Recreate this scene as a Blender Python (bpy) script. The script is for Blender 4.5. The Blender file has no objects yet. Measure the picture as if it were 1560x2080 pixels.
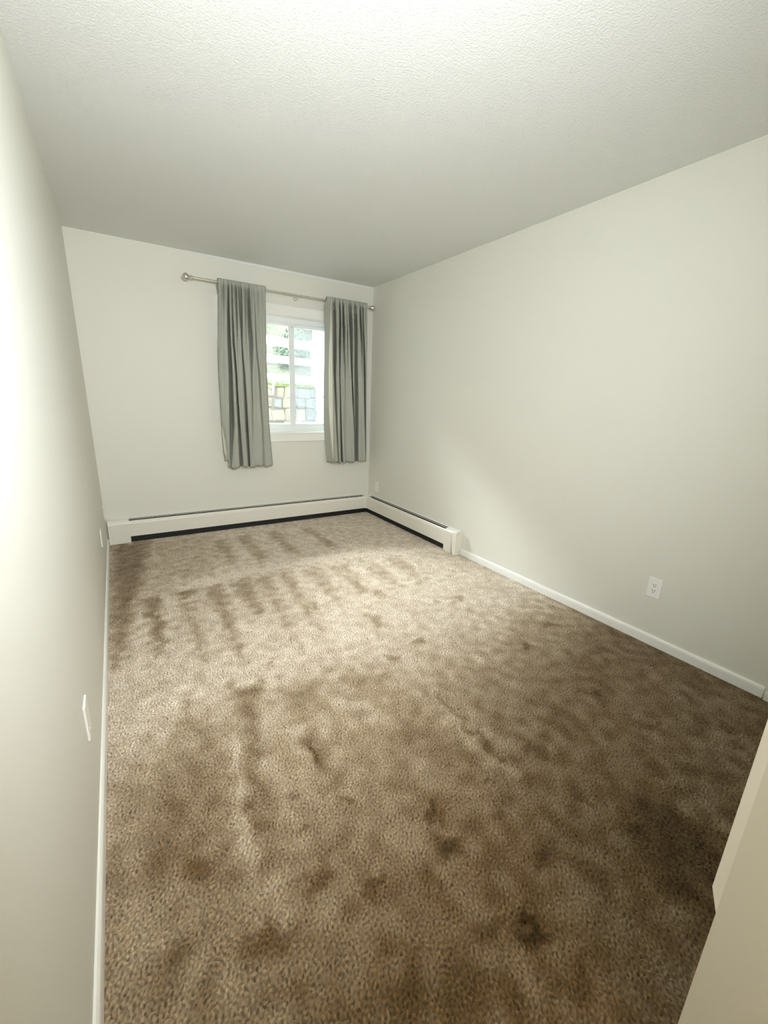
import bpy, bmesh, math, random
import numpy as np
from mathutils import Vector, Matrix

random.seed(4)
rng = np.random.default_rng(7)
SC = bpy.context.scene
COL = SC.collection

# ------------------------------------------------------------------ room size
W, L, H = 2.636, 4.195, 2.44          # right wall, window wall, ceiling
CAM = np.array([0.17754592, 0.0, 1.3079572])
YAW, PITCH, ROLL, FPX = 0.57062891, -0.26537402, 0.03599724, 843.7168

# ------------------------------------------------------------------ camera
_F = np.array([math.sin(YAW) * math.cos(PITCH), math.cos(YAW) * math.cos(PITCH), math.sin(PITCH)])
_R = np.array([math.cos(YAW), -math.sin(YAW), 0.0])
_U = np.cross(_R, _F)
_R, _U = math.cos(ROLL) * _R + math.sin(ROLL) * _U, -math.sin(ROLL) * _R + math.cos(ROLL) * _U
cd = bpy.data.cameras.new('camera')
cam = bpy.data.objects.new('camera', cd)
COL.objects.link(cam)
cd.sensor_fit = 'HORIZONTAL'
cd.sensor_width = 36.0
cd.lens = 36.0 * FPX / 1560.0
cd.clip_start = 0.02
cd.clip_end = 200
M = Matrix.Identity(4)
for i in range(3):
    M[i][0], M[i][1], M[i][2], M[i][3] = _R[i], _U[i], -_F[i], CAM[i]
cam.matrix_world = M
SC.camera = cam

# ------------------------------------------------------------------ colour management
SC.view_settings.view_transform = 'Standard'
SC.view_settings.look = 'None'
SC.view_settings.gamma = 1.0
SC.view_settings.use_curve_mapping = False
SC.view_settings.exposure = 0.24
SC.cycles.use_denoising = True
SC.cycles.max_bounces = 14
SC.cycles.diffuse_bounces = 7
SC.cycles.use_adaptive_sampling = True
SC.cycles.adaptive_threshold = 0.03
SC.cycles.transparent_max_bounces = 12
SC.cycles.sample_clamp_indirect = 12.0

# ------------------------------------------------------------------ sky: bright even overcast
wd = bpy.data.worlds.new('overcast_sky')
SC.world = wd
wd.use_nodes = True
bg = wd.node_tree.nodes['Background']
bg.inputs[0].default_value = (0.93, 0.97, 1.0, 1)
bg.inputs[1].default_value = 15.0

def area(name, loc, target, sx, sy, power, color, portal=False, spread=math.pi):
    ld = bpy.data.lights.new(name, 'AREA')
    ld.shape = 'RECTANGLE'
    ld.size, ld.size_y = sx, sy
    ld.energy = power
    ld.color = color
    ld.spread = spread
    if portal:
        ld.cycles.is_portal = True
    o = bpy.data.objects.new(name, ld)
    o.location = loc
    o.rotation_euler = (Vector(target) - Vector(loc)).to_track_quat('-Z', 'Y').to_euler()
    COL.objects.link(o)
    return o

# daylight sampling portal exactly in the window opening (gives no light of its own)
area('window_portal', (1.73, L + 0.17, 1.49), (1.73, 0, 1.49), 1.22, 1.10, 1.0, (1, 1, 1), portal=True)
LAMP_POWER = 38.0
LAMP_DIR = (0.10, 0.98, -0.03)
LAMP_SPREAD = math.radians(158)
LAMP_POS = (0.55, 0.13, 1.74)
HALL_POWER = 20.0
# hazy high sun beyond the planted slope
sd = bpy.data.lights.new('sun', 'SUN')
sd.energy = 220.0
sd.angle = math.radians(72)
sd.color = (0.93, 0.965, 1.0)
so_ = bpy.data.objects.new('sun', sd)
so_.rotation_euler = Vector((-0.02, -0.66, -0.98)).to_track_quat('-Z', 'Y').to_euler()
COL.objects.link(so_)

# ------------------------------------------------------------------ pixel -> point on an axis plane
def on(u, v, ax, val):
    d = _F + _R * (u - 780) / FPX - _U * (v - 1040) / FPX
    return CAM + (val - CAM[ax]) / d[ax] * d

# ------------------------------------------------------------------ materials
def mat(name, color, rough=0.6, metal=0.0, spec=0.5, bump=None, noise=None, sheen=0.0, coat=0.0):
    m = bpy.data.materials.new(name)
    m.use_nodes = True
    nt = m.node_tree
    b = nt.nodes['Principled BSDF']
    b.inputs['Base Color'].default_value = (*color, 1)
    b.inputs['Roughness'].default_value = rough
    b.inputs['Metallic'].default_value = metal
    b.inputs['Specular IOR Level'].default_value = spec
    b.inputs['Sheen Weight'].default_value = sheen
    b.inputs['Coat Weight'].default_value = coat
    tc = nt.nodes.new('ShaderNodeTexCoord')
    if noise:                                   # (scale, colour2, contrast lo, hi)
        n = nt.nodes.new('ShaderNodeTexNoise')
        n.inputs['Scale'].default_value = noise[0]
        n.inputs['Detail'].default_value = 4
        nt.links.new(tc.outputs['Object'], n.inputs['Vector'])
        r = nt.nodes.new('ShaderNodeMapRange')
        r.inputs['From Min'].default_value = noise[2]
        r.inputs['From Max'].default_value = noise[3]
        nt.links.new(n.outputs['Fac'], r.inputs['Value'])
        mx = nt.nodes.new('ShaderNodeMix')
        mx.data_type = 'RGBA'
        mx.inputs[6].default_value = (*color, 1)
        mx.inputs[7].default_value = (*noise[1], 1)
        nt.links.new(r.outputs[0], mx.inputs[0])
        nt.links.new(mx.outputs[2], b.inputs['Base Color'])
    if bump:                                    # list of (scale, strength, distance, detail)
        prev = None
        for sc_, st, di, de in bump:
            n = nt.nodes.new('ShaderNodeTexNoise')
            n.inputs['Scale'].default_value = sc_
            n.inputs['Detail'].default_value = de
            nt.links.new(tc.outputs['Object'], n.inputs['Vector'])
            bp = nt.nodes.new('ShaderNodeBump')
            bp.inputs['Strength'].default_value = st
            bp.inputs['Distance'].default_value = di
            nt.links.new(n.outputs['Fac'], bp.inputs['Height'])
            if prev:
                nt.links.new(prev.outputs[0], bp.inputs['Normal'])
            prev = bp
        nt.links.new(prev.outputs[0], b.inputs['Normal'])
    return m

WALL = mat('wall_paint', (0.74, 0.735, 0.668), 0.55, spec=0.35, bump=[(90, 0.10, 0.003, 3)])
CEIL = mat('ceiling_paint', (0.76, 0.775, 0.75), 0.9, spec=0.2, bump=[(120, 0.55, 0.004, 3), (240, 0.3, 0.002, 2)])
TRIMW = mat('white_trim_paint', (0.86, 0.86, 0.82), 0.35, bump=[(30, 0.05, 0.002, 2)])
HEATW = mat('heater_enamel', (0.80, 0.78, 0.70), 0.4, bump=[(25, 0.03, 0.002, 2)])
DARK = mat('recess_shade', (0.012, 0.012, 0.012), 0.7, bump=[(200, 0.1, 0.001, 2)])  # near-black colour for the shade inside and under the heaters
PLAST = mat('white_plastic', (0.88, 0.88, 0.85), 0.3, bump=[(300, 0.02, 0.0005, 1)])
SLOT = mat('socket_slot', (0.06, 0.06, 0.05), 0.6)
VINYL = mat('window_vinyl', (0.84, 0.87, 0.87), 0.35)
SEAL = mat('brown_seal', (0.42, 0.30, 0.22), 0.7)
NICKEL = mat('brushed_nickel', (0.72, 0.70, 0.62), 0.33, metal=1.0, bump=[(120, 0.04, 0.001, 2)])
FABRIC = mat('curtain_fabric', (0.35, 0.365, 0.315), 0.9, spec=0.15, sheen=0.05,
             noise=(240, (0.43, 0.44, 0.385), 0.35, 0.65), bump=[(500, 0.3, 0.001, 2), (14, 0.15, 0.01, 2)])
LINING = mat('curtain_lining', (0.72, 0.70, 0.60), 0.9, spec=0.15, bump=[(400, 0.2, 0.001, 2)])
VFENCE = mat('fence_vinyl', (0.55, 0.57, 0.58), 0.5)
SIDING = mat('siding_vinyl', (0.40, 0.41, 0.45), 0.6, bump=[(60, 0.1, 0.002, 2)])
STONES = [mat('stone_tan', (0.085, 0.074, 0.052), 0.9, noise=(9, (0.06, 0.053, 0.04), 0.35, 0.65), bump=[(14, 0.7, 0.03, 5)]),
          mat('stone_cream', (0.105, 0.093, 0.066), 0.9, noise=(7, (0.075, 0.066, 0.05), 0.35, 0.65), bump=[(12, 0.7, 0.03, 5)]),
          mat('stone_grey', (0.062, 0.068, 0.064), 0.9, noise=(8, (0.045, 0.05, 0.048), 0.35, 0.65), bump=[(16, 0.7, 0.03, 5)])]
MORTAR = mat('mortar', (0.05, 0.045, 0.035), 0.95, bump=[(60, 0.6, 0.01, 3)])
GRASS = mat('grass_blade', (0.05, 0.065, 0.008), 0.8, spec=0.05)
SOIL = mat('hill_soil', (0.02, 0.022, 0.017), 0.95, spec=0.05, noise=(5, (0.03, 0.033, 0.02), 0.4, 0.6), bump=[(20, 0.8, 0.05, 4)])
GROUND = mat('gravel_ground', (0.07, 0.065, 0.055), 0.95, bump=[(50, 0.8, 0.02, 4)])
LEAFM = [mat('leaf_mid', (0.02, 0.034, 0.022), 0.8, spec=0.05), mat('leaf_pale', (0.03, 0.048, 0.028), 0.8, spec=0.05),
         mat('leaf_dark', (0.013, 0.021, 0.018), 0.8, spec=0.05)]
TWIG = mat('twig_bark', (0.10, 0.08, 0.06), 0.9)
ROOF = mat('roof_sheet', (0.3, 0.3, 0.3), 0.9)

def glass_mat():
    m = bpy.data.materials.new('window_glass')
    m.use_nodes = True
    nt = m.node_tree
    nt.nodes.clear()
    o = nt.nodes.new('ShaderNodeOutputMaterial')
    t = nt.nodes.new('ShaderNodeBsdfTransparent')
    t.inputs[0].default_value = (0.95, 0.975, 0.965, 1)
    g = nt.nodes.new('ShaderNodeBsdfGlossy')
    g.inputs['Roughness'].default_value = 0.03
    fr = nt.nodes.new('ShaderNodeFresnel')
    fr.inputs['IOR'].default_value = 1.45
    mx = nt.nodes.new('ShaderNodeMixShader')
    nt.links.new(fr.outputs[0], mx.inputs[0])
    nt.links.new(t.outputs[0], mx.inputs[1])
    nt.links.new(g.outputs[0], mx.inputs[2])
    nt.links.new(mx.outputs[0], o.inputs[0])
    return m

def film_mat(name, col, opac):
    m = bpy.data.materials.new(name)
    m.use_nodes = True
    nt = m.node_tree
    nt.nodes.clear()
    o = nt.nodes.new('ShaderNodeOutputMaterial')
    t = nt.nodes.new('ShaderNodeBsdfTransparent')
    d = nt.nodes.new('ShaderNodeBsdfDiffuse')
    d.inputs[0].default_value = (*col, 1)
    mx = nt.nodes.new('ShaderNodeMixShader')
    mx.inputs[0].default_value = opac
    nt.links.new(t.outputs[0], mx.inputs[1])
    nt.links.new(d.outputs[0], mx.inputs[2])
    nt.links.new(mx.outputs[0], o.inputs[0])
    return m
GLASS = glass_mat()
PALE_FILM = film_mat('pale_glass_film', (0.30, 0.32, 0.33), 0.10)  # thin pale grey layer over the left pane
MESHM = film_mat('insect_mesh', (0.35, 0.37, 0.38), 0.30)

# ------------------------------------------------------------------ mesh helpers
def obj(name, bm, m, parent=None, smooth=False):
    me = bpy.data.meshes.new(name)
    bm.normal_update()
    bm.to_mesh(me)
    bm.free()
    if smooth:
        for p in me.polygons:
            p.use_smooth = True
    for mm in (m if isinstance(m, (list, tuple)) else [m]):
        me.materials.append(mm)
    o = bpy.data.objects.new(name, me)
    COL.objects.link(o)
    if parent is not None:
        o.parent = parent
        o.matrix_parent_inverse = Matrix.Translation(-parent.matrix_basis.translation) if parent.type == 'EMPTY' and parent.rotation_euler[2] == 0 else Matrix.Identity(4)
    return o

def bx(bm, x0, x1, y0, y1, z0, z1, bev=0.0):
    vs = [bm.verts.new((x, y, z)) for x in (x0, x1) for y in (y0, y1) for z in (z0, z1)]
    fs = []
    for a in ((0, 1, 3, 2), (4, 6, 7, 5), (0, 4, 5, 1), (2, 3, 7, 6), (0, 2, 6, 4), (1, 5, 7, 3)):
        fs.append(bm.faces.new([vs[i] for i in a]))
    if bev > 0:
        es = list({e for f in fs for e in f.edges})
        bmesh.ops.bevel(bm, geom=es, offset=bev, segments=2, affect='EDGES', profile=0.5)
    return bm

def box(*a, bev=0.0):
    return bx(bmesh.new(), *a, bev=bev)

def prism(bm, pts, axis, a, b):
    """extrude a closed 2-D outline along x or y; pts are (depth, z) pairs or (x,z)/(y,z)."""
    def P(p, t):
        return (t, p[0], p[1]) if axis == 0 else (p[0], t, p[1])
    va = [bm.verts.new(P(p, a)) for p in pts]
    vb = [bm.verts.new(P(p, b)) for p in pts]
    n = len(pts)
    for i in range(n):
        j = (i + 1) % n
        bm.faces.new((va[i], va[j], vb[j], vb[i]))
    bm.faces.new(va[::-1])
    bm.faces.new(vb)
    bmesh.ops.recalc_face_normals(bm, faces=bm.faces[:])
    return bm

def tube(bm, p0, p1, r0, r1=None, n=20, caps=True):
    r1 = r0 if r1 is None else r1
    p0, p1 = Vector(p0), Vector(p1)
    z = (p1 - p0).normalized()
    x = z.orthogonal().normalized()
    y = z.cross(x)
    A = [bm.verts.new(p0 + (x * math.cos(2 * math.pi * i / n) + y * math.sin(2 * math.pi * i / n)) * r0) for i in range(n)]
    B = [bm.verts.new(p1 + (x * math.cos(2 * math.pi * i / n) + y * math.sin(2 * math.pi * i / n)) * r1) for i in range(n)]
    for i in range(n):
        j = (i + 1) % n
        bm.faces.new((A[i], A[j], B[j], B[i]))
    if caps:
        bm.faces.new(A[::-1])
        bm.faces.new(B)
    return bm

def lathe_x(bm, cx, cy, cz, prof, n=28, sgn=1):
    """profile (distance along x, radius)"""
    rings = []
    for d, r in prof:
        rings.append([bm.verts.new((cx + sgn * d, cy + r * math.cos(2 * math.pi * i / n), cz + r * math.sin(2 * math.pi * i / n))) for i in range(n)])
    for a, b in zip(rings, rings[1:]):
        for i in range(n):
            j = (i + 1) % n
            bm.faces.new((a[i], a[j], b[j], b[i]))
    bm.faces.new(rings[0][::-1])
    bm.faces.new(rings[-1])
    bmesh.ops.recalc_face_normals(bm, faces=bm.faces[:])
    return bm

def thing(name, label, cat, loc=(0, 0, 0), group=None):
    o = bpy.data.objects.new(name, None)
    o.empty_display_size = 0.05
    o.location = loc
    COL.objects.link(o)
    o['label'] = label
    o['category'] = cat
    if group:
        o['group'] = group
    return o

def struct(o, label=None):
    o['kind'] = 'structure'
    if label:
        o['label'] = label
        o['category'] = label.split('|')[0] if '|' in label else o['category'] if 'category' in o else 'room'
    return o

def st(name, bm, m, label, cat, **k):
    o = obj(name, bm, m, **k)
    o['kind'] = 'structure'
    o['label'] = label
    o['category'] = cat
    return o

# ================================================================== SETTING
T = 0.16
BACKY = -2.2
HALLX, HALLY = 0.969, 0.113            # outer corner of the entry wall beside the camera
# window opening
WX0, WX1, WZ0, WZ1 = 1.12, 2.34, 0.940, 2.045

# ---- carpeted floor: a real relief of tufts
def carpet():
    y0, y1 = 0.118, L + 0.0
    step = 0.0037
    nx = int((W + 0.02) / step)
    ny = int((y1 - y0) / step)
    xs = np.linspace(-0.005, W + 0.005, nx)
    ys = np.linspace(y0, y1, ny)
    X, Y = np.meshgrid(xs, ys)
    def band(lo, hi, ax=1.0):
        n = rng.standard_normal((ny, nx))
        f = np.fft.rfft2(n)
        fy = np.fft.fftfreq(ny, d=step)[:, None]
        fx = np.fft.rfftfreq(nx, d=step)[None, :]
        k = np.sqrt((fx * ax) ** 2 + fy ** 2)
        f *= np.exp(-((k - (lo + hi) / 2) / ((hi - lo) / 2)) ** 2)
        r = np.fft.irfft2(f, s=(ny, nx))
        return r / r.std()
    h = band(60, 130) * 0.68 + band(32, 70) * 0.38
    Z = 0.0042 * np.clip(h, -2.2, 2.2) + 0.0008 * band(0, 8) - 0.004
    fleck = band(45, 130)
    # ---- vacuum tracks and footprints: the lay of the pile, in floor coordinates
    tone = np.zeros_like(X)
    def fp(u, v):
        p = on(u, v, 2, 0.0)
        return p[0], p[1]
    def poly(pts, amp, soft=0.03):
        q = [fp(*p) for p in pts]
        ins = np.zeros(X.shape, bool)
        dmin = np.full(X.shape, 9.0)
        wx = xw
        wy = yw
        for (ax_, ay_), (bx_, by_) in zip(q, q[1:] + q[:1]):
            c = ((ay_ > wy) != (by_ > wy)) & (wx < (bx_ - ax_) * (wy - ay_) / (by_ - ay_ + 1e-12) + ax_)
            ins ^= c
            dx, dy = bx_ - ax_, by_ - ay_
            t = np.clip(((wx - ax_) * dx + (wy - ay_) * dy) / (dx * dx + dy * dy + 1e-9), 0, 1)
            dmin = np.minimum(dmin, np.hypot(wx - ax_ - t * dx, wy - ay_ - t * dy))
        s = np.where(ins, dmin, -dmin)
        tone[:] += amp * np.clip(0.5 + s / soft / 2, 0, 1)
    def blob(u, v, ru, rv, amp):
        a, b = fp(u, v)
        c, d = fp(u + ru, v)
        e, f_ = fp(u, v + rv)
        rx, ry = max(abs(c - a), 0.02), max(abs(f_ - b), 0.02)
        tone[:] += amp * np.exp(-(((xw - a) / rx) ** 2 + ((yw - b) / ry) ** 2) ** 1.4)
    xw = X + 0.010 * band(2, 14) + 0.004 * band(14, 40)
    yw = Y + 0.016 * band(2, 14) + 0.004 * band(14, 40)
    # left strip by the wall and far band
    poly([(228, 1104), (300, 1100), (290, 1180), (268, 1235), (250, 1340), (236, 1350), (226, 1250)], -0.85, 0.05)
    poly([(300, 1100), (430, 1085), (445, 1150), (360, 1196), (300, 1200)], -0.25, 0.06)
    for a in (((430, 1098), (462, 1094), (480, 1140), (466, 1145)), ((480, 1090), (505, 1085), (545, 1130), (525, 1140)),
              ((540, 1080), (560, 1078), (610, 1120), (592, 1126)), ((610, 1072), (630, 1070), (690, 1110), (672, 1114))):
        poly(a, -0.38, 0.03)
    # second pass: wedge-shaped strokes hanging from the line (290,1215) .. (900,1118)
    for a, amp in ((((288, 1216), (323, 1210), (334, 1300), (322, 1330), (312, 1290)), -0.75),
                   (((358, 1201), (398, 1194), (396, 1208), (368, 1220)), -0.75),
                   (((366, 1224), (388, 1220), (422, 1330), (412, 1352)), -0.40),
                   (((412, 1192), (452, 1186), (486, 1290), (497, 1356), (474, 1310)), -0.50),
                   (((464, 1184), (508, 1174), (540, 1236), (524, 1254)), -0.45),
                   (((516, 1172), (548, 1168), (622, 1330), (600, 1300)), -0.38),
                   (((566, 1164), (592, 1160), (650, 1274), (632, 1262)), -0.38),
                   (((612, 1158), (650, 1150), (700, 1226), (676, 1222)), -0.34),
                   (((668, 1148), (704, 1142), (752, 1200), (728, 1206)), -0.30),
                   (((720, 1140), (756, 1134), (820, 1190), (800, 1196)), -0.25),
                   (((780, 1132), (812, 1128), (870, 1180), (850, 1186)), -0.25)):
        poly(a, amp, 0.03)
    poly([(360, 1190), (520, 1154), (700, 1124), (900, 1112), (900, 1118), (700, 1131), (520, 1162), (362, 1201)], 0.35, 0.02)
    # scattered scuffs in the middle distance
    for b in ((505, 1285, 8, 5), (560, 1335, 10, 6), (770, 1205, 14, 8), (760, 1260, 22, 14), (850, 1300, 16, 10), (1070, 1312, 16, 9),
              (800, 1335, 14, 8), (1210, 1405, 14, 8), (1335, 1470, 12, 14), (640, 1230, 10, 8), (545, 1347, 8, 5), (1120, 1270, 20, 8), (930, 1215, 20, 8)):
        blob(*b, -0.45)
    # third pass edge and streaks below it
    poly([(470, 1392), (530, 1396), (528, 1470), (520, 1560), (540, 1640), (556, 1780), (540, 1780), (520, 1680), (503, 1600), (498, 1480), (478, 1430)], -0.6, 0.04)
    poly([(545, 1395), (640, 1384), (660, 1420), (610, 1450), (570, 1420)], -0.35, 0.05)
    poly([(640, 1382), (770, 1362), (800, 1400), (720, 1410)], -0.30, 0.06)
    poly([(468, 1500), (486, 1500), (506, 1620), (560, 1800), (575, 1860), (520, 1830), (480, 1700)], 0.45, 0.04)
    poly([(345, 1500), (455, 1480), (466, 1700), (490, 1830), (300, 1800), (290, 1620)], -0.40, 0.10)
    poly([(375, 1430), (395, 1425), (388, 1490), (378, 1488)], -0.45, 0.04)
    poly([(860, 1395), (880, 1398), (1045, 1570), (1030, 1590)], 0.35, 0.03)
    poly([(880, 1405), (895, 1410), (1020, 1540), (1000, 1535)], -0.50, 0.02)
    poly([(905, 1405), (925, 1410), (1060, 1530), (1040, 1540)], 0.30, 0.03)
    poly([(620, 1490), (650, 1500), (690, 1600), (670, 1600)], -0.45, 0.04)
    poly([(800, 1430), (850, 1440), (930, 1540), (900, 1550)], -0.22, 0.06)
    # footprints
    for b, a in (((632, 1522, 13, 26), -0.7), ((592, 1612, 26, 18), -0.5), ((700, 1622, 20, 12), -0.6), ((606, 1688, 16, 14), -0.45),
                 ((882, 1648, 15, 30), -0.8), ((915, 1718, 32, 34), -0.9), ((640, 1770, 55, 30), -0.5), ((765, 1795, 28, 22), -0.65),
                 ((985, 1590, 18, 14), -0.5), ((1010, 1650, 24, 18), -0.35), ((1000, 1880, 36, 26), -0.4), ((1070, 1885, 36, 34), -0.85),
                 ((1105, 1745, 34, 18), -0.4), ((1170, 1618, 16, 22), -0.5), ((820, 1500, 26, 26), -0.35), ((870, 1800, 34, 40), -0.35),
                 ((1330, 1560, 26, 22), -0.35), ((560, 1900, 70, 50), -0.5), ((350, 1960, 80, 70), -0.35), ((1180, 1990, 90, 50), -0.35),
                 ((1090, 1520, 30, 16), -0.3), ((800, 1990, 80, 60), -0.25)):
        blob(*b, a * 0.75)
    poly([(1258, 1640), (1300, 1605), (1390, 1655), (1450, 1690), (1500, 1712), (1470, 1800), (1440, 1880), (1330, 1780), (1290, 1730)], -0.50, 0.04)  # broad darker patch beside the near wall corner
    # room light falloff painted into the pile colour: far half lighter, entry darker
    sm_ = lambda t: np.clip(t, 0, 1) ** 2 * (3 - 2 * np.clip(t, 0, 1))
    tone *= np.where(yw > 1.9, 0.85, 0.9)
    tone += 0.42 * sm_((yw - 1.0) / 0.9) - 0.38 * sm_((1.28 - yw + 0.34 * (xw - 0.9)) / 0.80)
    tone += 0.035 * band(1, 5) + 0.06 * band(5, 14)
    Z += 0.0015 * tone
    n = nx * ny
    co = np.stack([X, Y, Z], -1).reshape(-1, 3).astype(np.float32)
    me = bpy.data.meshes.new('floor')
    idx = np.arange(n).reshape(ny, nx)
    q = np.stack([idx[:-1, :-1], idx[:-1, 1:], idx[1:, 1:], idx[1:, :-1]], -1).reshape(-1, 4)
    me.vertices.add(n)
    me.vertices.foreach_set('co', co.ravel())
    me.loops.add(q.size)
    me.loops.foreach_set('vertex_index', q.ravel().astype(np.int32))
    me.polygons.add(len(q))
    me.polygons.foreach_set('loop_start', (np.arange(len(q)) * 4).astype(np.int32))
    me.polygons.foreach_set('loop_total', np.full(len(q), 4, np.int32))
    me.update()
    me.polygons.foreach_set('use_smooth', np.ones(len(q), bool))
    at = me.attributes.new('lay_and_falloff', 'FLOAT', 'POINT')  # tracks and footprints plus the painted light falloff
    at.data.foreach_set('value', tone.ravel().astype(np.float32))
    at = me.attributes.new('fleck', 'FLOAT', 'POINT')
    at.data.foreach_set('value', fleck.ravel().astype(np.float32))
    m = bpy.data.materials.new('carpet_pile')
    m.use_nodes = True
    nt = m.node_tree
    b = nt.nodes['Principled BSDF']
    b.inputs['Roughness'].default_value = 0.95
    b.inputs['Specular IOR Level'].default_value = 0.1
    b.inputs['Sheen Weight'].default_value = 0.35
    b.inputs['Sheen Roughness'].default_value = 0.45
    b.inputs['Sheen Tint'].default_value = (1.0, 0.96, 0.88, 1)
    a1 = nt.nodes.new('ShaderNodeAttribute'); a1.attribute_name = 'lay_and_falloff'
    a2 = nt.nodes.new('ShaderNodeAttribute'); a2.attribute_name = 'fleck'
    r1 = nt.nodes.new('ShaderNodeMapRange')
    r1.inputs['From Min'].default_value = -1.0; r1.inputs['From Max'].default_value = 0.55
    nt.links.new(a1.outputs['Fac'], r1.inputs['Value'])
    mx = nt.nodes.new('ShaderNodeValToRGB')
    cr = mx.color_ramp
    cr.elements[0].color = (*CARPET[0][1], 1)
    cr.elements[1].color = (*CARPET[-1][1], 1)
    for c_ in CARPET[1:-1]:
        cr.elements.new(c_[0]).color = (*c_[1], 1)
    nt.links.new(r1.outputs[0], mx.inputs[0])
    r2 = nt.nodes.new('ShaderNodeMapRange')
    r2.inputs['From Min'].default_value = -2; r2.inputs['From Max'].default_value = 2
    r2.inputs['To Min'].default_value = 0.35; r2.inputs['To Max'].default_value = 1.6
    nt.links.new(a2.outputs['Fac'], r2.inputs['Value'])
    ml = nt.nodes.new('ShaderNodeVectorMath'); ml.operation = 'SCALE'
    nt.links.new(mx.outputs[0], ml.inputs[0]); nt.links.new(r2.outputs[0], ml.inputs['Scale'])
    nt.links.new(ml.outputs[0], b.inputs['Base Color'])
    tc = nt.nodes.new('ShaderNodeTexCoord')
    nz = nt.nodes.new('ShaderNodeTexNoise'); nz.inputs['Scale'].default_value = 260; nz.inputs['Detail'].default_value = 3
    nt.links.new(tc.outputs['Object'], nz.inputs['Vector'])
    bp = nt.nodes.new('ShaderNodeBump'); bp.inputs['Strength'].default_value = 0.6; bp.inputs['Distance'].default_value = 0.004
    nt.links.new(nz.outputs['Fac'], bp.inputs['Height']); nt.links.new(bp.outputs[0], b.inputs['Normal'])
    me.materials.append(m)
    o = bpy.data.objects.new('floor', me)
    COL.objects.link(o)
    o['kind'] = 'structure'
    o['label'] = 'beige cut-pile carpet with vacuum tracks and footprints'
    o['category'] = 'carpet'
    return o, m
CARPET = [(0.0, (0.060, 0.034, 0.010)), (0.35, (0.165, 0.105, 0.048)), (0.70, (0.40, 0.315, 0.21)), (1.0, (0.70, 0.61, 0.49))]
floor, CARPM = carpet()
PLAIN = mat('hall_carpet', (0.30, 0.24, 0.16), 0.95, spec=0.1, bump=[(160, 0.6, 0.004, 3)])
sub = st('floor', bx(box(-T, W + T, BACKY - T, L + T, -0.12, -0.022), -0.005, HALLX + 0.002, BACKY, 0.118, -0.022, -0.001), PLAIN,
         'beige carpet continuing through the entry behind the camera', 'floor')

st('ceiling', box(-T, W + T, BACKY - T, L + T, H, H + 0.15), CEIL, 'white stippled ceiling over the whole room', 'ceiling')
st('wall_left', box(-T, 0, BACKY - T, L + T, 0, H), WALL, 'long beige left wall seen at a grazing angle', 'wall')
# window wall in one mesh with the opening cut out
bm = bmesh.new()
bx(bm, 0, WX0, L, L + T, 0, H)
bx(bm, WX1, W, L, L + T, 0, H)
bx(bm, WX0, WX1, L, L + T, 0, WZ0)
bx(bm, WX0, WX1, L, L + T, WZ1, H)
bmesh.ops.remove_doubles(bm, verts=bm.verts[:], dist=1e-5)
wb = st('wall_back', bm, WALL, 'beige end wall with the curtained window', 'wall')
st('wall_right', box(W, W + T, HALLY + 0.01, L + T, 0, H), WALL, 'plain beige right wall with one socket near the carpet edge', 'wall')
# entry wall beside the camera: its face looks left, its far side closes the room
bm = bmesh.new()
bx(bm, HALLX, W + T, BACKY - T, HALLY, 0, H)
st('wall_front', bm, WALL, 'beige wall corner at the lower right beside the camera', 'wall')
st('wall_hall', box(0, HALLX, BACKY - T, BACKY, 0, H), WALL, 'beige wall at the end of the entry behind the camera', 'wall')
st('roof', box(-T - 0.5, W + T + 0.5, BACKY - 0.4, L + T + 0.05, H + 0.16, H + 0.22), ROOF, 'roof slab above the ceiling', 'roof')

# strip of white trim on the near wall corner, its lower end cut at an angle
bm = bmesh.new()
d = 0.0145
za, zb = 0.461, 0.506
v = [(HALLX, HALLY, za), (HALLX, HALLY + d, zb), (HALLX, HALLY + d, H), (HALLX, HALLY, H)]
va = [bm.verts.new(p) for p in v]
vb = [bm.verts.new((p[0] + 0.07, p[1], p[2])) for p in v]
for i in range(4):
    j = (i + 1) % 4
    bm.faces.new((va[i], va[j], vb[j], vb[i]))
bm.faces.new(va[::-1]); bm.faces.new(vb)
bmesh.ops.recalc_face_normals(bm, faces=bm.faces[:])
st('trim_1', bm, TRIMW, 'white trim strip on the near wall corner with a slanted lower end', 'trim')
# caulk bead and chip on that strip
# painted bead under the ceiling on the window wall
bm = bmesh.new()
x0, x1 = 0.80, W
A = [(x0, 0.003, 0.004), (x0 + 0.25, 0.006, 0.016), (x0 + 0.6, 0.007, 0.024), (x1, 0.007, 0.028)]
for (xa, da, ha), (xb, db, hb) in zip(A, A[1:]):
    p = [(xa, L, H), (xa, L - da, H), (xa, L - da, H - ha), (xa, L, H - ha), (xb, L, H), (xb, L - db, H), (xb, L - db, H - hb), (xb, L, H - hb)]
    vs = [bm.verts.new(q) for q in p]
    for f in ((0, 1, 5, 4), (1, 2, 6, 5), (2, 3, 7, 6), (0, 3, 2, 1), (4, 5, 6, 7)):
        bm.faces.new([vs[i] for i in f])
bmesh.ops.recalc_face_normals(bm, faces=bm.faces[:])
st('trim_2', bm, CEIL, 'thin white bead under the ceiling above the window', 'trim')
# casing at the end of the right wall
st('trim_3', box(W - 0.024, W, HALLY + 0.02, 0.431, 0.0, 0.040, bev=0.003), WALL, 'low wall-coloured sill block past the near end of the right baseboard', 'trim')
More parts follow.
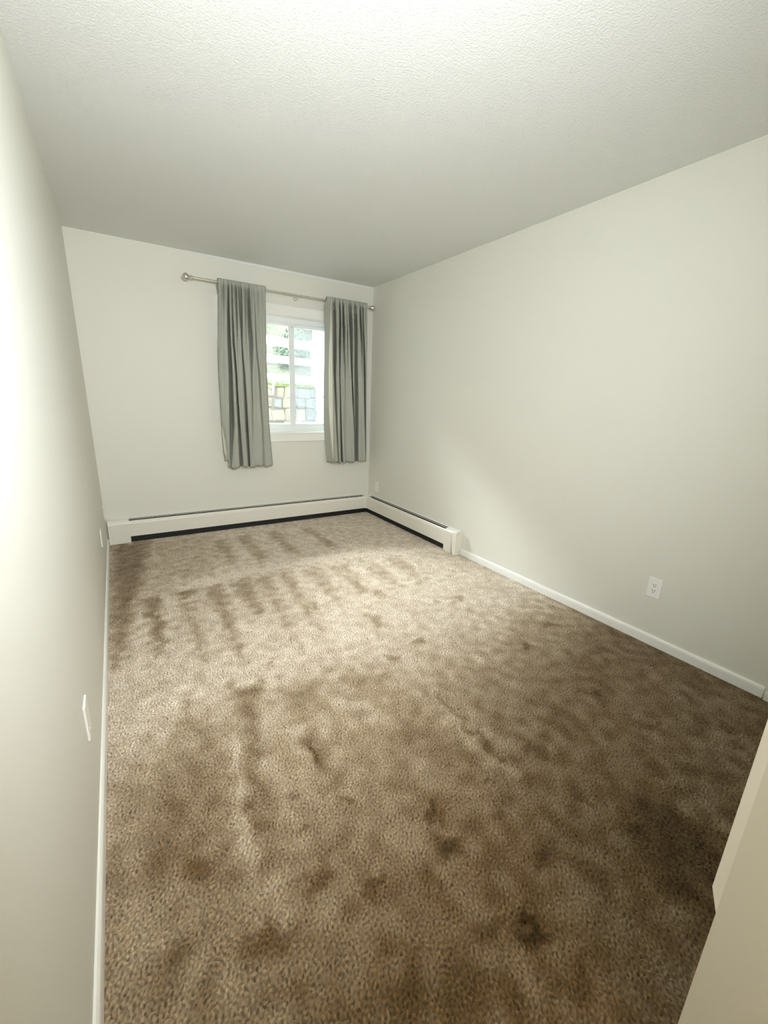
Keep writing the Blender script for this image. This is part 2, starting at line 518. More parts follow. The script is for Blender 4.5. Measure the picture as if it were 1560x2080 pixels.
# baseboards with a rounded top
def base_prof(th, h):
    return [(0, 0), (th, 0), (th, h * 0.72), (th * 0.85, h * 0.88), (th * 0.45, h), (0, h)]
bm = prism(bmesh.new(), base_prof(0.012, 0.0585), 1, HALLY * 0 + BACKY, L - 0.066)
st('baseboard_left', bm, TRIMW, 'narrow white baseboard along the left wall', 'baseboard')
bm = prism(bmesh.new(), [(W - a, b) for a, b in base_prof(0.013, 0.0585)], 1, 0.436, 2.538)
st('baseboard_right', bm, TRIMW, 'narrow white baseboard along the right wall', 'baseboard')

# ================================================================== WINDOW
win = bpy.data.objects.new('window_1', None)
win.location = ((WX0 + WX1) / 2, L, WZ0)
COL.objects.link(win)
win['kind'] = 'structure'
win['label'] = 'white sliding window between the two grey curtains'
win['category'] = 'window'
CW = 0.09
bm = box(WX0 - CW, WX1 + CW, L - 0.018, L, WZ1, WZ1 + CW, bev=0.003)
bx(bm, WX0 - CW, WX1 + CW, L - 0.024, L - 0.017, WZ1 + 0.004, WZ1 + 0.014)
obj('head_casing', bm, TRIMW, win)
for x in (WX0 - CW, WX1):
    obj('side_casing', box(x, x + CW, L - 0.018, L, WZ0, WZ1, bev=0.003), TRIMW, win)
bm = box(WX0 - CW, WX1 + CW, L - 0.018, L, WZ0 - 0.088, WZ0 - 0.012, bev=0.003)
obj('apron', bm, TRIMW, win)
obj('window_sill', box(WX0 - CW, WX1 + CW, L - 0.026, L + 0.062, WZ0 - 0.014, WZ0 + 0.004, bev=0.002), TRIMW, win)
# painted returns
bm = bmesh.new()
bx(bm, WX0, WX0 + 0.006, L, L + 0.07, WZ0, WZ1)
bx(bm, WX1 - 0.006, WX1, L, L + 0.07, WZ0, WZ1)
bx(bm, WX0, WX1, L, L + 0.07, WZ1 - 0.006, WZ1)
obj('reveal', bm, TRIMW, win)
# vinyl frame ring
def ring(x0, x1, z0, z1, y0, y1, t, b=0.002, tb=None, tt=None):
    tb = t if tb is None else tb
    tt = t if tt is None else tt
    bm = box(x0, x0 + t, y0, y1, z0, z1, bev=b)
    bx(bm, x1 - t, x1, y0, y1, z0, z1, bev=b)
    bx(bm, x0 + t - 0.001, x1 - t + 0.001, y0, y1, z0, z0 + tb, bev=b)
    bx(bm, x0 + t - 0.001, x1 - t + 0.001, y0, y1, z1 - tt, z1, bev=b)
    return bm
FY0, FY1 = L + 0.055, L + 0.135
bm = ring(WX0, WX1, WZ0, WZ1, FY0, FY1, 0.034, tb=0.045, tt=0.05)
bx(bm, WX0 + 0.03, WX1 - 0.03, FY0 + 0.006, FY0 + 0.014, WZ0 + 0.044, WZ0 + 0.058)
obj('window_frame', bm, VINYL, win)
# sliding left sash (inner track)
sx0, sx1, sz0, sz1 = WX0 + 0.02, 1.775, WZ0 + 0.048, WZ1 - 0.042
sash = obj('sash', ring(sx0, sx1, sz0, sz1, L + 0.066, L + 0.094, 0.05, tb=0.038, tt=0.036), VINYL, win)
def sub_(name, bm, m, p):
    o = obj(name, bm, m)
    o.parent = p
    o.matrix_parent_inverse = Matrix.Identity(4)
    return o
sub_('pane', box(sx0 + 0.048, sx1 - 0.048, L + 0.078, L + 0.082, sz0 + 0.036, sz1 - 0.034), GLASS, sash)
sub_('seal', box(sx0 + 0.05, sx1 - 0.03, L + 0.0635, L + 0.0665, sz0 - 0.004, sz0 + 0.004), SEAL, sash)
bm = box(sx1 - 0.062, sx1 - 0.05, L + 0.060, L + 0.067, sz0 + 0.03, sz1 - 0.03, bev=0.001)
sub_('pull_rail', bm, VINYL, sash)
sub_('latch', box(sx1 - 0.034, sx1 - 0.022, L + 0.058, L + 0.067, sz1 - 0.05, sz1 - 0.03, bev=0.002), NICKEL, sash)
sub_('pane_film', box(sx0 + 0.048, sx1 - 0.048, L + 0.0835, L + 0.0837, sz0 + 0.036, sz1 - 0.034), PALE_FILM, sash)
# fixed right sash (outer track) with insect screen behind
rx0, rx1 = 1.745, WX1 - 0.02
fs = obj('sash', ring(rx0, rx1, sz0, sz1, L + 0.097, L + 0.125, 0.036, tb=0.036, tt=0.036), VINYL, win)
sub_('pane', box(rx0 + 0.034, rx1 - 0.034, L + 0.109, L + 0.113, sz0 + 0.034, sz1 - 0.034), GLASS, fs)
obj('insect_screen', box(rx0 + 0.02, rx1 - 0.01, L + 0.1285, L + 0.1289, sz0 + 0.01, sz1 - 0.01), MESHM, win)

# ================================================================== CURTAINS AND ROD
RODY, RODZ = L - 0.09, 2.222
rod = thing('curtain_rod', 'brushed nickel curtain rod with round finials across the window', 'curtain rod', (1.68, RODY, RODZ))
obj('outer_tube', tube(bmesh.new(), (0.835, RODY, RODZ), (1.46, RODY, RODZ), 0.0105), NICKEL, rod, smooth=False)
obj('inner_tube', tube(bmesh.new(), (1.44, RODY, RODZ), (2.55, RODY, RODZ), 0.008), NICKEL, rod)
bm = bmesh.new()
tube(bm, (1.452, RODY, RODZ), (1.466, RODY, RODZ), 0.0115)
obj('collar', bm, NICKEL, rod)
fin = [(0, 0.012), (0.0, 0.017), (0.006, 0.018), (0.010, 0.012), (0.014, 0.011), (0.018, 0.016)]
for i in range(9):
    a = math.radians(145 - i * 145 / 8)
    fin.append((0.042 - 0.027 * math.cos(math.pi - a) if False else 0.042 - 0.027 * math.cos(math.radians(180 - (145 - i * 145 / 8))) * -1 if False else 0.042 - 0.027 * math.cos(math.radians(35 + i * 145 / 8)), max(0.027 * math.sin(math.radians(35 + i * 145 / 8)), 0.0012)))
for x, s, k in ((0.842, -1, 1.12), (2.543, 1, 0.95)):
    obj('finial', lathe_x(bmesh.new(), x, RODY, RODZ, [(a * k, b * k) for a, b in fin], sgn=s), NICKEL, rod, smooth=True)
for x in (1.055, 1.765, 2.49):
    bm = bmesh.new()
    tube(bm, (x, L, RODZ - 0.018), (x, RODY, RODZ - 0.018), 0.0045, n=12)
    tube(bm, (x, L - 0.004, RODZ - 0.018), (x, L, RODZ - 0.018), 0.018, n=20)
    for a in range(7):
        t0, t1 = math.radians(180 + a * 180 / 7), math.radians(180 + (a + 1) * 180 / 7)
        r = 0.014
        tube(bm, (x, RODY + r * math.cos(t0), RODZ + r * math.sin(t0)), (x, RODY + r * math.cos(t1), RODZ + r * math.sin(t1)), 0.0035, n=8)
    tube(bm, (x, RODY, RODZ - 0.030), (x, RODY, RODZ - 0.014), 0.003, n=8)
    obj('bracket', bm, NICKEL, rod)

ROWS = (590, 640, 700, 760, 860, 940)
def track(vals, z):
    """px positions at ROWS -> world x at height z (plane of the curtain)"""
    pts = []
    for v_, u in zip(ROWS, vals):
        p = on(u, v_, 1, L - 0.105)
        pts.append((p[2], p[0]))
    pts.sort()
    return np.interp(z, [p[0] for p in pts], [p[1] for p in pts])

def curtain(name, label, edgeL, edgeR, valleys, ztop, zbot, seed, turnL=0.0, turnR=0.0, lean=0.27):
    root = thing(name, label, 'curtain', (float((track(edgeL, 1.5) + track(edgeR, 1.5)) / 2), RODY, zbot),
                 'grey curtains either side of the window')
    r = np.random.default_rng(seed)
    nu, nv = 420, 120
    zz = np.linspace(0, 1, nv)
    ph = r.uniform(0, 6.28, 6)
    Xs, Ys, Zs = [], [], []
    s = np.linspace(0, 1, nu)
    for t in zz:
        z = ztop - t * (ztop - zbot)
        zc = min(max(z, 0.62), 2.2)
        xl, xr = float(track(edgeL, zc)), float(track(edgeR, zc))
        x = xl + s * (xr - xl)
        y = np.zeros(nu)
        xo = np.zeros(nu)
        top = np.exp(-((t) / 0.10) ** 1.2)              # tight gathers by the rod
        mid = np.exp(-((t - 0.05) / 0.35) ** 2)
        g = 0.5 + 0.5 * np.sin(2 * np.pi * (s * 13 + 0.3 * np.sin(s * 9 + ph[0])) + ph[1])
        y += (0.014 * top + 0.007 * mid) * g ** 2
        y += 0.004 * np.sin(2 * np.pi * s * 3.1 + ph[2] + t) + 0.0025 * np.sin(2 * np.pi * s * 7 + ph[3] + 2 * t)
        for xs_, ws, ds in valleys:
            c = float(track(xs_, zc))
            pz = [on(500, v_, 1, L - 0.105)[2] for v_ in ROWS][::-1]
            w = float(np.interp(zc, pz, list(ws)[::-1])) * 0.0068
            dp = float(np.interp(zc, pz, list(ds)[::-1]))
            dx = np.abs(x - c) / max(w, 1e-4)
            vy = 1.35 * dp * np.clip(1.05 - dx / 1.15, 0, 1) ** 0.9
            y += vy
            xo += vy * lean
            # soft shoulders: the pleat on either side rolls forward
            y -= 0.18 * dp * np.exp(-((np.abs(x - c) - 2.6 * w) / (1.6 * w)) ** 2)
        ed = 0.035
        if turnL:
            k = np.clip(1 - (x - xl) / turnL, 0, 1)
            y += 0.085 * k ** 1.2
        else:
            y += 0.02 * np.exp(-((x - xl) / 0.012) ** 2)
        if turnR:
            k = np.clip(1 - (xr - x) / turnR, 0, 1)
            y += 0.055 * k ** 1.5
        else:
            y += 0.02 * np.exp(-((xr - x) / 0.012) ** 2)
        pocket = np.exp(-((t) / 0.030) ** 4)
        y = y * (1 - 0.82 * pocket)
        base = L - 0.133 + 0.006 * pocket
        Ys.append(np.minimum(base + y, L - 0.027))
        Xs.append(x + xo + 0.002 * np.sin(t * 9 + s * 14 + ph[4]))
        Zs.append(np.full(nu, z) + (0.006 * np.sin(s * 17 + ph[5]) + 0.003 * np.sin(s * 43)) * (t ** 6) + 0.003 * np.abs(np.sin(s * 41)) * pocket)
    X, Y, Z = map(np.array, (Xs, Ys, Zs))
    me = bpy.data.meshes.new('panel')
    n = nu * nv
    idx = np.arange(n).reshape(nv, nu)
    q = np.stack([idx[:-1, :-1], idx[1:, :-1], idx[1:, 1:], idx[:-1, 1:]], -1).reshape(-1, 4)
    me.from_pydata(np.stack([X, Y, Z], -1).reshape(-1, 3).tolist(), [], q.tolist())
    for p in me.polygons:
        p.use_smooth = True
    me.materials.append(FABRIC)
    o = bpy.data.objects.new('panel', me)
    COL.objects.link(o)
    sm = o.modifiers.new('thickness', 'SOLIDIFY')
    sm.thickness = 0.0016
    sm.offset = 0
    o.parent = root
    o.matrix_parent_inverse = Matrix.Translation(-root.location)
    # rod pocket: the back layer of the header, folded over the rod
    bm = bmesh.new()
    xl, xr = float(track(edgeL, 2.2)), float(track(edgeR, 2.2))
    rows = [(L - 0.121, ztop - 0.002), (L - 0.108, ztop + 0.006), (L - 0.088, ztop + 0.006), (L - 0.072, ztop - 0.006), (L - 0.070, ztop - 0.05), (L - 0.071, ztop - 0.10)]
    N = 60
    V = []
    for k, (yy, z) in enumerate(rows):
        V.append([bm.verts.new((xl + 0.002 + (xr - xl - 0.004) * i / N, yy + 0.003 * math.sin(i * 1.3 + k * .3), z + 0.0025 * math.sin(i * 1.9))) for i in range(N + 1)])
    for a, b in zip(V, V[1:]):
        for i in range(N):
            bm.faces.new((a[i], a[i + 1], b[i + 1], b[i]))
    pk = obj('rod_pocket', bm, FABRIC, root, smooth=True)
    sm = pk.modifiers.new('thickness', 'SOLIDIFY'); sm.thickness = 0.0014
    return root

Lc = curtain('curtain', 'grey curtain panel left of the window, its pale lining showing at the lower left', 
    (443, 443, 443, 445, 450, 464), (539, 540, 541, 542, 546, 554),
    [((462, 462.5, 463.5, 466, 469, 468), (1.4, 1.6, 1.8, 2.0, 3.0, 1.2), (.05, .065, .07, .075, .075, .02)),
     ((469, 470, 471.5, 477, 483, 488), (1.0, 1.0, 1.3, 1.6, 1.8, 2.2), (.03, .03, .06, .07, .07, .07)),
     ((485, 487, 490, 494.5, 499, 504), (2.0, 2.0, 1.0, 1.2, 1.6, 1.8), (.05, .06, .03, .04, .07, .06)),
     ((501, 504, 508, 509, 512, 513), (2.6, 3.0, 2.4, 1.2, 1.0, 1.0), (.06, .07, .05, .02, .008, .004)),
     ((514, 516, 518, 525, 531, 534), (1.0, 1.0, 1.0, 1.2, 1.2, 1.2), (.01, .01, .016, .018, .014, .01)),
     ((452, 452, 452, 452, 454, 458), (1.4, 1.6, 2.0, 2.0, 2.0, 2.0), (.03, .012, .004, .004, .004, .004)),
     ((477, 478, 480, 484, 488, 492), (1.4, 1.2, 1.2, 1, 1, 1), (.045, .03, .008, .004, .0, .0)),
     ((495, 496, 498, 500, 504, 507), (1.2, 1.2, 1.2, 1, 1, 1), (.035, .02, .005, .0, .0, .0)),
     ], 2.244, 0.632, 3)
# pale lining peeking out behind the lower left edge
bm = bmesh.new()
pr = [((449, 865), (449.5, 865)), ((451, 890), (454, 890)), ((453, 915), (459, 912)), ((457, 936), (464, 930))]
V = []
for a, b in pr:
    A, B = on(a[0] + 1.5, a[1], 1, L - 0.080), on(b[0] + 5, b[1], 1, L - 0.086)
    V.append((bm.verts.new(A), bm.verts.new((A + B) / 2 + np.array([0, -0.006, 0])), bm.verts.new(B)))
for a, b in zip(V, V[1:]):
    bm.faces.new((a[0], a[1], b[1], b[0])); bm.faces.new((a[1], a[2], b[2], b[1]))
ln = obj('lining', bm, LINING, Lc, smooth=True)
ln['label'] = 'cream lining'
sm = ln.modifiers.new('thickness', 'SOLIDIFY'); sm.thickness = 0.0015

Rc = curtain('curtain', 'grey curtain panel right of the window, hanging in the room corner',
    (664, 663.5, 663, 662, 662, 668), (745, 744.5, 744, 743.5, 742, 742),
    [((675, 676, 677, 678, 681, 685), (2.0, 2.6, 2.6, 1.6, 1.0, 1.0), (.05, .07, .07, .05, .03, .02)),
     ((686, 686.5, 686.5, 687, 689.5, 692), (1.4, 1.8, 1.6, 0.9, 1.3, 1.6), (.06, .07, .06, .03, .05, .07)),
     ((693, 693.5, 695, 698, 700, 702), (1.6, 2.0, 1.6, 1.2, 1, 1), (.055, .07, .03, .01, .004, .0)),
     ((707, 708, 709.5, 711.5, 715.5, 719), (2.2, 2.6, 2.0, 1.2, 1.0, 1.0), (.06, .075, .07, .06, .04, .03)),
     ((717, 718.5, 719.5, 720, 720.5, 721), (2.0, 2.6, 3.2, 3.4, 4.0, 3.8), (.06, .075, .075, .075, .08, .075)),
     ((729, 729.5, 731, 733, 734, 735), (1.8, 2.0, 1.4, 1, 1, 1), (.06, .06, .02, .005, .0, .0)),
     ((734, 734.5, 736, 737.5, 738.5, 740), (1.2, 1.2, 1.2, 1.4, 1.2, 1.0), (.05, .05, .06, .06, .05, .03)),
     ((700, 701, 702, 703, 705, 706), (1.2, 1.2, 1.0, 1, 1, 1), (.04, .03, .01, .0, .0, .0)),
     ], 2.248, 0.625, 9, turnL=0.045, lean=0.50)
bm = bmesh.new()
V = []
for v_, ua, ub in ((612, 671, 673.5), (700, 669, 674.5), (800, 667.5, 676), (860, 669, 676.5), (905, 673, 677), (932, 675.5, 677)):
    A, B = on(ua, v_, 1, L - 0.125), on(ub, v_, 1, L - 0.150)
    V.append((bm.verts.new(A), bm.verts.new((A + B) / 2 + np.array([-0.002, -0.006, 0])), bm.verts.new(B)))
for a, b in zip(V, V[1:]):
    bm.faces.new((a[0], a[1], b[1], b[0])); bm.faces.new((a[1], a[2], b[2], b[1]))
ln = obj('lining', bm, LINING, Rc, smooth=True)
ln['label'] = 'cream lining'
sm = ln.modifiers.new('thickness', 'SOLIDIFY'); sm.thickness = 0.0015

# ================================================================== HEATERS
def heater_part(axis, a, b, pts):
    if axis == 0:
        return prism(bmesh.new(), [(L - d_, z) for d_, z in pts], 0, a, b)
    return prism(bmesh.new(), [(W - d_, z) for d_, z in pts], 1, a, b)
FRONT = [(0.060, 0.056), (0.065, 0.056), (0.0665, 0.170), (0.063, 0.186), (0.055, 0.194), (0.047, 0.1965), (0.047, 0.1945), (0.0535, 0.1905), (0.060, 0.183), (0.0625, 0.169)]
BACKP = [(0.0, 0.012), (0.003, 0.012), (0.003, 0.205), (0.014, 0.2065), (0.014, 0.210), (0.0, 0.212)]
DAMP = [(0.0255, 0.2020), (0.0325, 0.2020), (0.0325, 0.2045), (0.0255, 0.2045)]
INNER = [(0.0035, 0.002), (0.046, 0.002), (0.046, 0.058), (0.006, 0.060), (0.006, 0.206), (0.0035, 0.206)]  # black sheet where the inside and floor gap are only shaded
FINS = [(0.012, 0.075), (0.052, 0.075), (0.052, 0.135), (0.012, 0.135)]
CAPP = [(0.0, 0.0), (0.0675, 0.0), (0.0685, 0.172), (0.064, 0.190), (0.053, 0.202), (0.040, 0.2075), (0.0, 0.2125)]

def heater(name, label, axis, a, b, capped):
    loc = ((a + b) / 2, L - 0.033, 0) if axis == 0 else (W - 0.033, (a + b) / 2, 0)
    t = thing(name, label, 'baseboard heater', loc)
    obj('front_cover', heater_part(axis, a, b, FRONT), HEATW, t)
    obj('back_plate', heater_part(axis, a, b, BACKP), HEATW, t)
    obj('damper', heater_part(axis, a, b, DAMP), HEATW, t)
    bm = heater_part(axis, a, b, INNER)
    bm2 = heater_part(axis, a + 0.02, b - 0.02, FINS)
    me = bpy.data.meshes.new('x'); bm2.to_mesh(me); bm2.free(); bm.from_mesh(me)
    e = obj('element_and_shade', bm, DARK, t)
    e['label'] = 'element with a black sheet painted for the shade inside the heater'
    return t
hb = heater('baseboard_heater', 'long cream baseboard heater under the window wall', 0, 0.172, W - 0.088, None)
obj('end_cap', heater_part(0, 0.0135, 0.174, CAPP), HEATW, hb)
# joint sleeve in the cover
sl = [(d_ + 0.0012, z) for d_, z in FRONT[1:5]] + [(d_, z) for d_, z in FRONT[1:5]][::-1]
hr = heater('baseboard_heater', 'short white baseboard heater along the right wall', 1, 2.705, L - 0.088, None)
obj('end_cap', heater_part(1, 2.612, 2.708, CAPP), HEATW, hr)
# outer end plate: separate, rounded shoulder, slightly skewed so a dark gap opens below
ARC = [(0.0, 0.0), (0.071, 0.0)] + [(0.071 - 0.001, 0.165)] + [(0.040 + 0.030 * math.cos(math.radians(a)), 0.172 + 0.045 * math.sin(math.radians(a))) for a in range(10, 95, 12)] + [(0.0, 0.216)]
bm = prism(bmesh.new(), [(W - d_, z) for d_, z in ARC], 1, 2.548, 2.582)
for v_ in bm.verts:
    v_.co.y += 0.027 * (v_.co.z / 0.21) if v_.co.y > 2.57 else 0.004 * (v_.co.z / 0.21)
ep = obj('end_plate', bm, HEATW, hr)
# corner cover joining both runs
C0 = 0.088
corner = thing('heater_corner_cover', 'cream corner cover joining the two baseboard heaters', 'heater cover', (W - 0.044, L - 0.044, 0.056))
bm = bmesh.new()
pts = [(0, 0), (C0, 0), (C0, 0.064), (0.070, 0.070), (0.064, C0), (0, C0)]
lo = [bm.verts.new((W - p[0], L - p[1], 0.054)) for p in pts]
hi = [bm.verts.new((W - p[0], L - p[1], 0.205)) for p in pts]
hh = [bm.verts.new((W - p[0] * 0.86, L - p[1] * 0.86, 0.2115)) for p in pts]
for A_, B_ in ((lo, hi), (hi, hh)):
    for i in range(6):
        j = (i + 1) % 6
        bm.faces.new((A_[i], A_[j], B_[j], B_[i]))
bm.faces.new(lo[::-1]); bm.faces.new(hh)
bmesh.ops.recalc_face_normals(bm, faces=bm.faces[:])
obj('cover', bm, HEATW, corner)
obj('gap_shade', bx(box(W - 0.09, W - 0.004, L - 0.046, L - 0.004, 0.0, 0.0545), W - 0.046, W - 0.004, L - 0.09, L - 0.046, 0.0, 0.0545), DARK, corner)  # black blocks painting the shaded gap under the corner cover

# ================================================================== SOCKETS AND PLATES
def plate_frame(wall, y, z):
    """returns a function mapping (across, out, up) to world; wall 'R' or 'L'"""
    if wall == 'R':
        return lambda a, o, u: (W - o, y + a, z + u)
    return lambda a, o, u: (o, y - a, z + u)
def fbox(bm, f, a0, a1, o0, o1, u0, u1, bev=0.0):
    p, q = f(a0, o0, u0), f(a1, o1, u1)
    return bx(bm, min(p[0], q[0]), max(p[0], q[0]), min(p[1], q[1]), max(p[1], q[1]), min(p[2], q[2]), max(p[2], q[2]), bev=bev)
def outlet(label, wall, y, z, sockets=True, w=0.072, h=0.115):
    f = plate_frame(wall, y, z)
    t = thing('wall_outlet' if sockets else 'wall_plate', label, 'outlet' if sockets else 'wall plate', f(0, 0, 0))
    obj('cover_plate', fbox(bmesh.new(), f, -w / 2, w / 2, 0, 0.006, -h / 2, h / 2, bev=0.0022), PLAST, t)
    if sockets:
        for s in (0.0165, -0.0165):
            so = obj('socket', fbox(bmesh.new(), f, -0.0165, 0.0165, 0.004, 0.0075, s - 0.0135, s + 0.0135, bev=0.001), PLAST, t)
            bm = bmesh.new()
            fbox(bm, f, -0.0080, -0.0052, 0.006, 0.0078, s - 0.001, s + 0.008)
            fbox(bm, f, 0.0052, 0.0080, 0.006, 0.0078, s - 0.001, s + 0.008)
            p0, p1 = f(0, 0.006, s - 0.0075), f(0, 0.0078, s - 0.0075)
            tube(bm, p0, p1, 0.0030, n=12)
            o = obj('slot', bm, SLOT)
            o.parent = so
            o['label'] = 'dark contact slots'
    else:
        for s in (0.040, -0.040):
            p0, p1 = f(0, 0.005, s), f(0, 0.0072, s)
            obj('screw', tube(bmesh.new(), p0, p1, 0.0035, n=14), NICKEL, t)
    return t
outlet('white double socket low on the right wall near its front end', 'R', 0.985, 0.336)
outlet('blank white plate on the right wall just above the far heater corner', 'R', 4.003, 0.330, sockets=False)
outlet('white plate on the left wall nearest the camera', 'L', 1.352, 0.345, sockets=False)
outlet('thin white plate on the left wall farther along, before the heater', 'L', 3.290, 0.325, sockets=False)
outlet('thin white plate on the left wall tight in the far corner', 'L', 4.128, 0.300, sockets=False, w=0.05)

# ================================================================== ADDED FILL LAMP (out of view, above the near part of the room)
lamp = thing('fill_lamp', 'added fill lamp with a forward-facing reflector above the near part of the room', 'lamp', (LAMP_POS[0], LAMP_POS[1], H))
bm = bmesh.new()
tube(bm, (LAMP_POS[0], LAMP_POS[1], H - 0.02), (LAMP_POS[0], LAMP_POS[1], H), 0.12, n=32)
obj('fill_lamp_base', bm, TRIMW, lamp)
lx_, ly_, lz_ = LAMP_POS
bm = bmesh.new()
tube(bm, (lx_, ly_, lz_ - 0.05), (lx_, ly_, H - 0.02), 0.008, n=12)
obj('stem', bm, NICKEL, lamp)
n_dir = Vector(LAMP_DIR).normalized()
q_dir = n_dir.to_track_quat('Z', 'Y')
c_l = Vector(LAMP_POS)
bm = bmesh.new()
V = []
for r_, z_ in ((0.02, -0.10), (0.05, -0.10), (0.09, -0.07), (0.125, -0.02), (0.15, 0.03)):
    V.append([bm.verts.new(c_l + q_dir @ Vector((r_ * math.cos(2 * math.pi * i / 40), r_ * math.sin(2 * math.pi * i / 40), z_))) for i in range(40)])
for a, b in zip(V, V[1:]):
    for i in range(40):
        bm.faces.new((a[i], a[(i + 1) % 40], b[(i + 1) % 40], b[i]))
bw = obj('fill_lamp_reflector', bm, PLAST, lamp, smooth=True)
sm = bw.modifiers.new('thickness', 'SOLIDIFY'); sm.thickness = 0.004
ld = bpy.data.lights.new('fill_light', 'AREA')
ld.shape = 'DISK'
ld.size = 0.26
ld.energy = LAMP_POWER
ld.spread = LAMP_SPREAD
ld.color = (0.93, 0.965, 1.0)
lo_ = bpy.data.objects.new('fill_light', ld)
lo_.location = c_l + n_dir * 0.032
lo_.rotation_euler = n_dir.to_track_quat('-Z', 'Y').to_euler()
COL.objects.link(lo_)
ld = bpy.data.lights.new('hall_bulb', 'POINT')
ld.energy = HALL_POWER
ld.color = (1.0, 0.80, 0.60)
ld.shadow_soft_size = 0.15
lo_ = bpy.data.objects.new('hall_bulb', ld)
lo_.location = (0.45, -1.2, 2.2)
COL.objects.link(lo_)

# ================================================================== OUTSIDE
st('ground', box(-4, 9, L + T, 7.6, 0.25, 0.35), GROUND, 'gravel ground between the house and the stone wall', 'ground')
O = Vector((3.30, 7.30, 0))
D = Vector((-0.952, -0.306, 0))         # leftwards along fence and wall
Nn = Vector((0.306, -0.952, 0))         # towards the house
def loc_box(bm, s0, s1, n0, n1, z0, z1, jit=0.0, bev=0.0):
    vs = []
    for s in (s0, s1):
        for n_ in (n0, n1):
            for z in (z0, z1):
                p = O + D * s + Nn * n_
                vs.append(bm.verts.new((p.x + random.uniform(-jit, jit), p.y + random.uniform(-jit, jit), z + random.uniform(-jit, jit))))
    fs = [bm.faces.new([vs[i] for i in a]) for a in ((0, 1, 3, 2), (4, 6, 7, 5), (0, 4, 5, 1), (2, 3, 7, 6), (0, 2, 6, 4), (1, 5, 7, 3))]
    bmesh.ops.recalc_face_normals(bm, faces=fs)
    if bev:
        bmesh.ops.bevel(bm, geom=list({e for f in fs for e in f.edges}), offset=bev, segments=1, affect='EDGES')
    return bm
# stone retaining wall
swall = thing('stone_wall', 'tan stone retaining wall outside the window below the fence', 'wall', O + D * 1.2 + Nn * 0.4)
swall.location.z = 0.35
obj('mortar_bed', loc_box(bmesh.new(), 0.06, 3.2, 0.14, 0.36, 0.35, 1.44), MORTAR, swall)
z = 0.36
for course, hgt in enumerate((0.18, 0.17, 0.19, 0.20, 0.17, 0.165)):
    s = 0.06
    while s < 3.1:
        w_ = random.uniform(0.14, 0.30)
        n1 = 0.40 + random.uniform(-0.02, 0.025)
        k = 2 if (course >= 4 and s < 0.55) else random.choice((0, 1, 0, 1, 2)) if course < 4 else random.choice((2, 0, 0))
        bm = loc_box(bmesh.new(), s + 0.002, s + w_ - 0.002, 0.30, n1, z + 0.002, z + hgt - 0.002, jit=0.024, bev=0.024)
        obj('stone', bm, STONES[k], swall)
        s += w_
    z += hgt
# turf strip on top of the wall, with blades
st('hillside', prism(prism(bmesh.new(), [(6.60, 0.3), (7.1, 1.38), (7.6, 1.45), (7.6, 0.3)], 0, -8, 3.05), [(7.6, 0.3), (7.6, 1.45), (9.5, 2.9), (14, 7.5), (14, 0.3)], 0, -8, 9), SOIL, 'planted slope rising behind the white fence', 'hillside')
bm = loc_box(bmesh.new(), 0.09, 3.2, -0.20, 0.40, 1.442, 1.462)
turf = obj('grass', bm, GRASS)
turf['kind'] = 'stuff'
turf['label'] = 'bright green grass strip on top of the stone wall'
turf['category'] = 'grass'
bm = bmesh.new()
bm.from_mesh(turf.data)
for _ in range(5000):
    p = O + D * random.uniform(0.1, 3.1) + Nn * random.uniform(-0.28, 0.38)
    a = random.uniform(0, 6.28); w_ = 0.004; h_ = random.uniform(0.02, 0.05)
    dx, dy = math.cos(a) * w_, math.sin(a) * w_
    lx, ly = random.uniform(-.015, .015), random.uniform(-.015, .015)
    bm.faces.new([bm.verts.new(q) for q in ((p.x - dx, p.y - dy, 1.455), (p.x + dx, p.y + dy, 1.455), (p.x + lx, p.y + ly, 1.455 + h_))])
bm.to_mesh(turf.data); bm.free()
# pale strap hanging over the stones
p = on(557, 773, 1, 6.50); q = on(553, 803, 1, 6.50)
bm = bmesh.new()
prism(bm, [(p[0] - 0.022, p[2] + 0.02), (p[0] + 0.022, p[2] + 0.02), (q[0] + 0.006, q[2]), (q[0] - 0.006, q[2])], 1, 6.496, 6.504)
sp = obj('strap', bm, VFENCE)
sp['label'] = 'pale tapering strap hanging in front of the stone wall'
sp['category'] = 'strap'
# white vinyl rail fence
fence = thing('rail_fence', 'white vinyl three-rail fence on the bank outside the window', 'fence', O + Vector((0, 0, 1.46)))
def zrow(v_, u=628.5, y=7.30):
    return float(on(u, v_, 1, y)[2])
for za_, zb_ in ((zrow(713), zrow(696)), (zrow(744.5), zrow(730.5)), (zrow(777), zrow(765))):
    obj('rail', loc_box(bmesh.new(), 0.0, 3.0, -0.02, 0.02, za_, zb_, bev=0.004), VFENCE, fence)
for s in (-0.0, 2.95):
    pz = zrow(692)
    po = obj('post', loc_box(bmesh.new(), s - 0.062, s + 0.062, -0.062, 0.062, 1.462, pz - 0.01, bev=0.006), VFENCE, fence)
    bm = loc_box(bmesh.new(), s - 0.070, s + 0.070, -0.070, 0.070, pz - 0.012, pz + 0.008, bev=0.004)
    sub_('post_cap', bm, VFENCE, po)
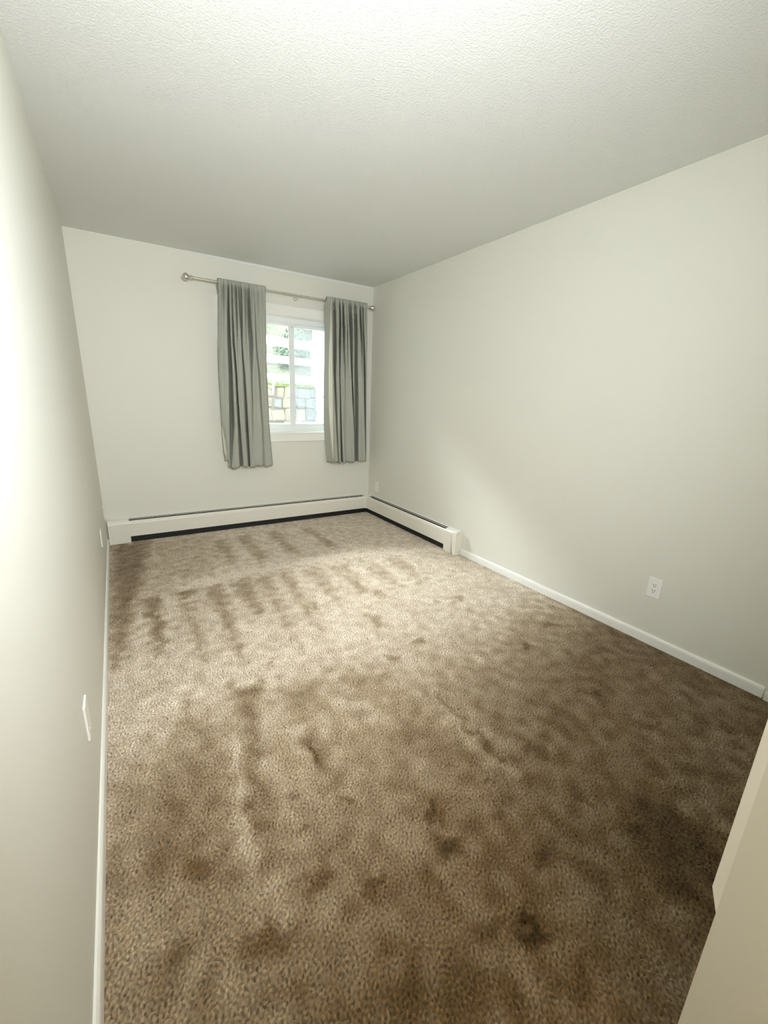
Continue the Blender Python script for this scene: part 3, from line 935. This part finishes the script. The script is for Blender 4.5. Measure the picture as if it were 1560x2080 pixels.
# neighbouring wing with lap siding and a corner board
bx0 = float(on(642, 770, 1, 6.80)[0]); bx1 = float(on(652.3, 770, 1, 6.80)[0])
wing = thing('house_wing', 'white-sided wing of the house at the right of the window view', 'house', (bx1 + 0.8, 6.98, 0.35))
obj('corner_board', box(bx0, bx1, 6.78, 6.90, 0.35, 5.0, bev=0.004), VFENCE, wing)
obj('wall_core', box(bx1 - 0.02, 6.5, 6.86, 7.12, 0.35, 5.0), SIDING, wing)
hl = 0.122
n_ = int((5.0 - 0.35) / hl)
for i in range(n_):
    z0_ = 0.35 + i * hl
    pr_ = [(6.86, z0_), (6.815, z0_), (6.845, z0_ + hl), (6.86, z0_ + hl)]
    obj('siding_board', prism(bmesh.new(), pr_, 0, bx1, 6.5), SIDING, wing)
# shrubs and trees on the slope
def leaves(bm, c, r, n, size, fl=1.0):
    for _ in range(n):
        while True:
            d_ = Vector((random.uniform(-1, 1), random.uniform(-1, 1), random.uniform(-1, 1)))
            if 0.35 < d_.length < 1:
                break
        p_ = Vector(c) + Vector((d_.x * r[0], d_.y * r[1], d_.z * r[2]))
        a_ = Vector((random.uniform(-1, 1), random.uniform(-1, 1), random.uniform(-1, 1))).normalized()
        b_ = a_.orthogonal().normalized()
        s_ = size * random.uniform(0.6, 1.4)
        v4 = [bm.verts.new(p_ + a_ * s_), bm.verts.new(p_ + b_ * s_ * 0.4), bm.verts.new(p_ - a_ * s_), bm.verts.new(p_ - b_ * s_ * 0.4)]
        f = bm.faces.new(v4)
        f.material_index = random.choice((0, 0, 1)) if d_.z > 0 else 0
spots = [(2.30, 8.35, 2.05, 0.48, 0, 'mid-green leafy shrub behind the left part of the fence'),
         (3.25, 8.35, 2.10, 0.48, 1, 'pale green shrub behind the fence near its right post'),
         (2.80, 9.45, 3.20, 0.62, 0, 'tall green shrub rising above the top rail'),
         (1.25, 8.20, 2.05, 0.48, 2, 'dark shrub farthest left on the slope'),
         (4.15, 9.35, 3.05, 0.60, 2, 'dark shrub on the slope behind the house wing'),
         (1.50, 9.70, 3.20, 0.62, 2, 'dark shrub high on the slope at the left')]
for x, y, zc, r_, k, lab in spots:
    t = thing('shrub', lab, 'shrub', (x, y, zc - r_), 'shrubs on the slope')
    bm = bmesh.new()
    for j in range(7):
        c = (x + random.uniform(-.5, .5) * r_, y + random.uniform(-.4, .4) * r_, zc + random.uniform(-.5, .5) * r_)
        leaves(bm, c, (r_ * .6, r_ * .5, r_ * .6), 420, 0.035)
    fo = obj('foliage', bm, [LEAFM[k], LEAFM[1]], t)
    fo['kind'] = 'stuff'
    bm = bmesh.new()
    for j in range(6):
        tube(bm, (x, y, zc - r_ - 0.15), (x + random.uniform(-.5, .5) * r_, y + random.uniform(-.4, .4) * r_, zc + random.uniform(0, .5) * r_), 0.02, 0.006, n=6)
    obj('stem', bm, TWIG, t)
